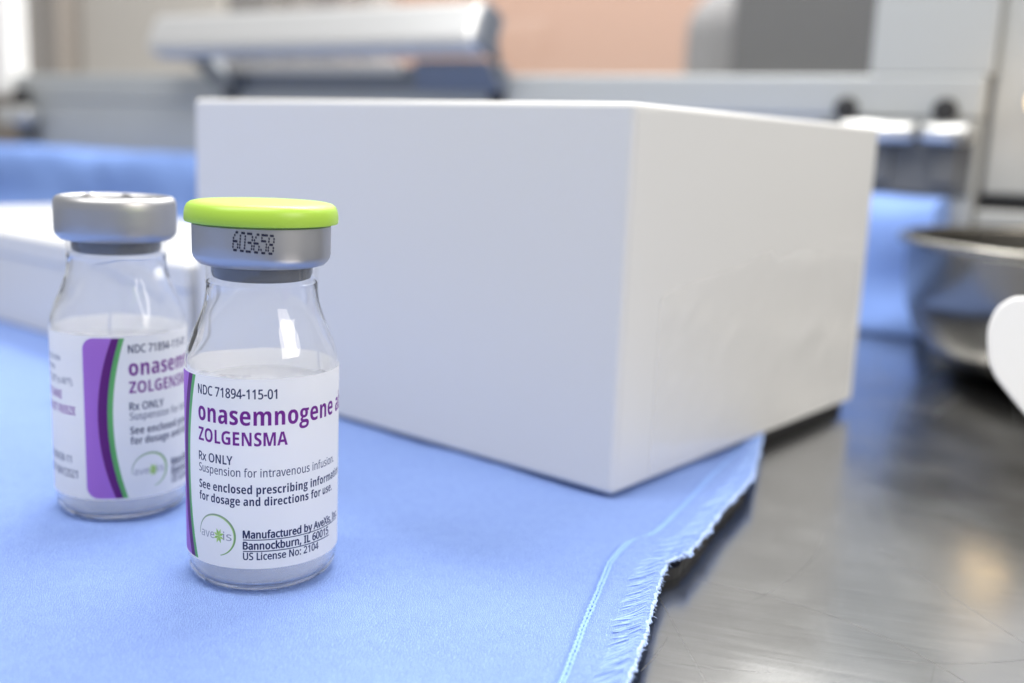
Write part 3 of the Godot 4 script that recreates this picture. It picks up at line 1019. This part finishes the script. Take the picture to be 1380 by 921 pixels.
func make_rear_cloth() -> void:
	var t := thing("folded_drape", WALL, WTURN, "folded blue drape lying along the foot of the window", "cloth")
	var prof := [Vector2(4, -2.9), Vector2(4, 25), Vector2(4, 52), Vector2(8, 55), Vector2(18, 55.8), Vector2(28, 55.6), Vector2(36, 54), Vector2(41, 50.5), Vector2(43, 45), Vector2(43, 38), Vector2(41, 30), Vector2(39, 23), Vector2(39.5, 17), Vector2(43, 11.5), Vector2(47, 7), Vector2(49, 2.5), Vector2(49, -1.5), Vector2(47, -2.9)]
	var b := MeshBag.new()
	var ring := prof.size()
	var n := 200
	var rows := []
	for i in n + 1:
		var x := lerpf(-638.0, 39.0, float(i) / n)
		var row := []
		for k in ring:
			var p: Vector2 = prof[k]
			var w := wob.get_noise_2d(x * 0.9, k * 5.0) * 2.2 + wob.get_noise_2d(x * 0.35 + k * 6.0, 50.0) * 3.0
			var on_front := smoothstep(5.0, 15.0, p.x) * smoothstep(-2.9, 4.0, p.y)
			row.append(Vector3(x + wob.get_noise_2d(k * 9.0, 3.0) * 1.5 * on_front, p.y + w * 0.35 * on_front, p.x + w * on_front))
		rows.append(row)
	for i in n + 1:
		for k in ring:
			var du: Vector3 = rows[i][(k + 1) % ring] - rows[i][(k + ring - 1) % ring]
			var dv: Vector3 = rows[mini(i + 1, n)][k] - rows[maxi(i - 1, 0)][k]
			b.vert(rows[i][k], du.cross(dv), Vector2(rows[i][k].x, k * 5.0))
	for i in n:
		for k in ring:
			var k2 := (k + 1) % ring
			b.quad(i * ring + k, i * ring + k2, (i + 1) * ring + k2, (i + 1) * ring + k)
	for e in 2:
		var d := Vector3(-1 if e == 0 else 1, 0, 0)
		var cen := Vector3.ZERO
		for k in ring:
			cen += rows[n * e][k] / ring
		var q := b.vert(cen + d * 1.5, d)
		var rim := []
		for k in ring:
			rim.append(b.vert(rows[n * e][k], d))
		for k in ring:
			b.tri(q, rim[k], rim[(k + 1) % ring])
	part("folded_cloth", b, M.rear_cloth, t)
# ---------------------------------------------------------------- worktop, bowl, tag
func make_worktop() -> void:
	var b := MeshBag.new()
	var y := -3.0
	var lo := Vector2(-900, -620)
	var hi := Vector2(900, 320)
	var q := []
	for c in [Vector2(lo.x, lo.y), Vector2(hi.x, lo.y), Vector2(hi.x, hi.y), Vector2(lo.x, hi.y)]:
		q.append(b.vert(Vector3(c.x, y, c.y), Vector3.UP, (c - Vector2(-20, -330)).rotated(-0.3)))
	b.quad(q[0], q[1], q[2], q[3])
	var sides := MeshBag.new()
	rbox(b, Vector3(lo.x, -30, lo.y), Vector3(hi.x, -3.2, hi.y), 1.5, 2)
	var o := part("worktop", b, M.steel, self)
	structure(o, "brushed scratched stainless steel worktop")

func make_bowl() -> void:
	var t := thing("steel_bowl", Vector3(223, -3, -360), 0.0, "stainless steel bowl at the right edge, behind the white plastic tag", "bowl")
	var b := MeshBag.new()
	var outer := [Vector2(0.001, 1.2), Vector2(47, 1.0), Vector2(50, 0.2), Vector2(53, 0.0), Vector2(57, 0.6), Vector2(65.5, 2.6), Vector2(73.5, 7.2), Vector2(79.2, 14), Vector2(82.4, 22), Vector2(83.8, 31), Vector2(84.3, 40), Vector2(84.4, 45.5)]
	var inner := [Vector2(83.5, 46), Vector2(83.3, 40), Vector2(82.7, 31), Vector2(81.3, 22.6), Vector2(78.3, 15), Vector2(72.8, 8.3), Vector2(65.1, 3.8), Vector2(56, 2.0), Vector2(0.001, 1.9)]
	lathe(b, outer + inner, 160, 60.0)
	part("basin", b, M.bowl, t)
	var r := MeshBag.new()
	var pr := []
	for k in 17:
		var a := TAU * k / 16.0
		pr.append(Vector2(85.6 + cos(a) * 2.2, 46.4 + sin(a) * 1.9))
	lathe(r, pr, 160, 60.0)
	part("rolled_rim", r, M.bowl, t)

func make_glint_lamp() -> void:
	# a little warm lamp, added unseen past the right edge for a glint
	var t := thing("added_glint_lamp", Vector3(216, 97, -446), WTURN, "small warm round lamp added past the right edge for a glint on the steel", "lamp")
	var arm := MeshBag.new()
	tube(arm, [Vector3(0, 0, -17), Vector3(0, 0, -7)], [4.0, 7.0], 20)
	part("socket", arm, M.frame_dark, t)
	var bulb := MeshBag.new()
	lathe(bulb, [Vector2(0.001, -7), Vector2(3.5, -6.1), Vector2(6.1, -3.5), Vector2(7, 0), Vector2(6.1, 3.5), Vector2(3.5, 6.1), Vector2(0.001, 7)], 32, 80.0)
	var glow := mat(Color(0.9, 0.8, 0.6), 0.5)
	glow.emission_enabled = true
	glow.emission = Color(1.0, 0.84, 0.58)
	glow.emission_energy_multiplier = 2.0
	part("bulb", bulb, glow, t)
	var l := OmniLight3D.new()
	l.name = "bulb_light"
	l.light_color = Color(1.0, 0.84, 0.6)
	l.light_energy = 0.0003
	l.light_size = 0.005
	l.omni_range = 3.0
	l.omni_attenuation = 2.0
	l.shadow_enabled = true
	t.add_child(l)

func make_tag() -> void:
	var out := PackedVector2Array()
	var corners := [Vector2(3.3, 47.0), Vector2(0.5, 46.0), Vector2(-1.4, 44.0), Vector2(-2.3, 41.3), Vector2(-2.5, 38.2), Vector2(-1.5, 33), Vector2(0, 29.9), Vector2(2.1, 27.5), Vector2(6.9, 22.8), Vector2(11.7, 18.5), Vector2(15, 13), Vector2(16.5, 6), Vector2(17, 1), Vector2(30, 1), Vector2(31, 8), Vector2(34, 16), Vector2(36, 26), Vector2(34, 38), Vector2(27, 45), Vector2(15, 47.6)]
	var c := Curve2D.new()
	var k := corners.size()
	for i in k:
		var tn: Vector2 = (corners[(i + 1) % k] - corners[(i + k - 1) % k]) * 0.16
		c.add_point(corners[i], -tn, tn)
	c.add_point(corners[0], -(corners[1] - corners[k - 1]) * 0.16, Vector2.ZERO)
	c.bake_interval = 1.0
	out = c.get_baked_points()
	out.remove_at(out.size() - 1)
	var b := MeshBag.new()
	extrude(b, out, -1.6, 1.6, 0.9)
	var t := thing("plastic_tag", Vector3(100.1, -3, -215.6), deg_to_rad(-35), "rounded white plastic tag standing upright on the steel, before the bowl", "tag")
	var o := part("plate", b, M.white_plastic, t)
	o.rotation.x = deg_to_rad(-10)
	var f := MeshBag.new()
	rbox(f, Vector3(14, 0.02, -11), Vector3(33, 3.4, 9), 1.2, 3)
	part("foot", f, M.white_plastic, t)

# ---------------------------------------------------------------- all of it
func _ready() -> void:
	var cam := Camera3D.new()
	cam.name = "camera"
	var lens := CameraAttributesPhysical.new()
	lens.frustum_focal_length = 36.92
	lens.frustum_near = 0.01
	lens.frustum_far = 12.0
	lens.frustum_focus_distance = 0.161
	lens.exposure_aperture = 9.8
	cam.attributes = lens
	add_child(cam)
	cam.position = Vector3(0, 70.32, 0) * MM
	cam.rotation_order = EULER_ORDER_YXZ
	cam.rotation = Vector3(-0.1847, 0, 0.0416)
	cam.current = true
	var we := WorldEnvironment.new()
	we.name = "environment"
	var e := Environment.new()
	e.background_mode = Environment.BG_COLOR
	e.background_color = Color(0.36, 0.37, 0.385).linear_to_srgb()
	e.tonemap_mode = Environment.TONE_MAPPER_LINEAR
	e.tonemap_exposure = 1.34
	e.sdfgi_enabled = true
	e.ssao_enabled = true
	e.ssil_enabled = true
	we.environment = e
	add_child(we)
	area("ceiling_light", Vector3(-180, 720, -60), Vector3(-20, 0, -200), Vector2(0.7, 0.3), 0.46, Color(1.0, 0.985, 0.96))
	area("cabinet_tube_light", Vector3(90, 400, -440), Vector3(60, 0, -200), Vector2(0.9, 0.12), 0.07, Color(0.99, 1.0, 1.0))
	area("right_fill_light", Vector3(850, 620, 260), Vector3(60, 30, -260), Vector2(0.52, 0.45), 0.42, Color(1.0, 0.965, 0.91))  # unseen fill, added to lighten the carton's right-hand face
	area("far_wall_fill_light", Vector3(35, 950, -866), Vector3(165, 560, -1079), Vector2(0.8, 0.3), 1.6, Color(1.0, 0.995, 0.98))  # unseen fill, added to brighten the upper wall mirrored in the steel

	slow.seed = 12
	slow.frequency = 0.03
	slow.fractal_type = FastNoiseLite.FRACTAL_NONE
	wob.seed = 8
	wob.frequency = 0.03
	wob.fractal_octaves = 3
	make_materials()
	make_worktop()
	make_room()
	make_window()
	make_rear_cloth()
	make_gap_mat()
	make_drape()
	make_cartons()
	make_bowl()
	make_tag()
	make_glint_lamp()
	make_vial(Vector3(-39.75, 0.0, -164.4), deg_to_rad(-38.4), true, "vial with lime green flip cap, nearest the camera on the drape")
	make_vial(Vector3(-73.2, 0.0, -192.2), deg_to_rad(27.5), false, "uncapped vial with bare aluminium collar, behind the green-capped vial")

func area(called: String, at: Vector3, to: Vector3, size: Vector2, energy: float, c: Color) -> void:
	var l := AreaLight3D.new()
	l.name = called
	l.area_size = size
	l.light_energy = energy
	l.light_color = c
	l.area_range = 6.0
	l.area_attenuation = 2.0
	l.shadow_enabled = true
	add_child(l)
	var up := Vector3.UP if absf((to - at).normalized().y) < 0.95 else Vector3.FORWARD
	l.look_at_from_position(at * MM, to * MM, up)
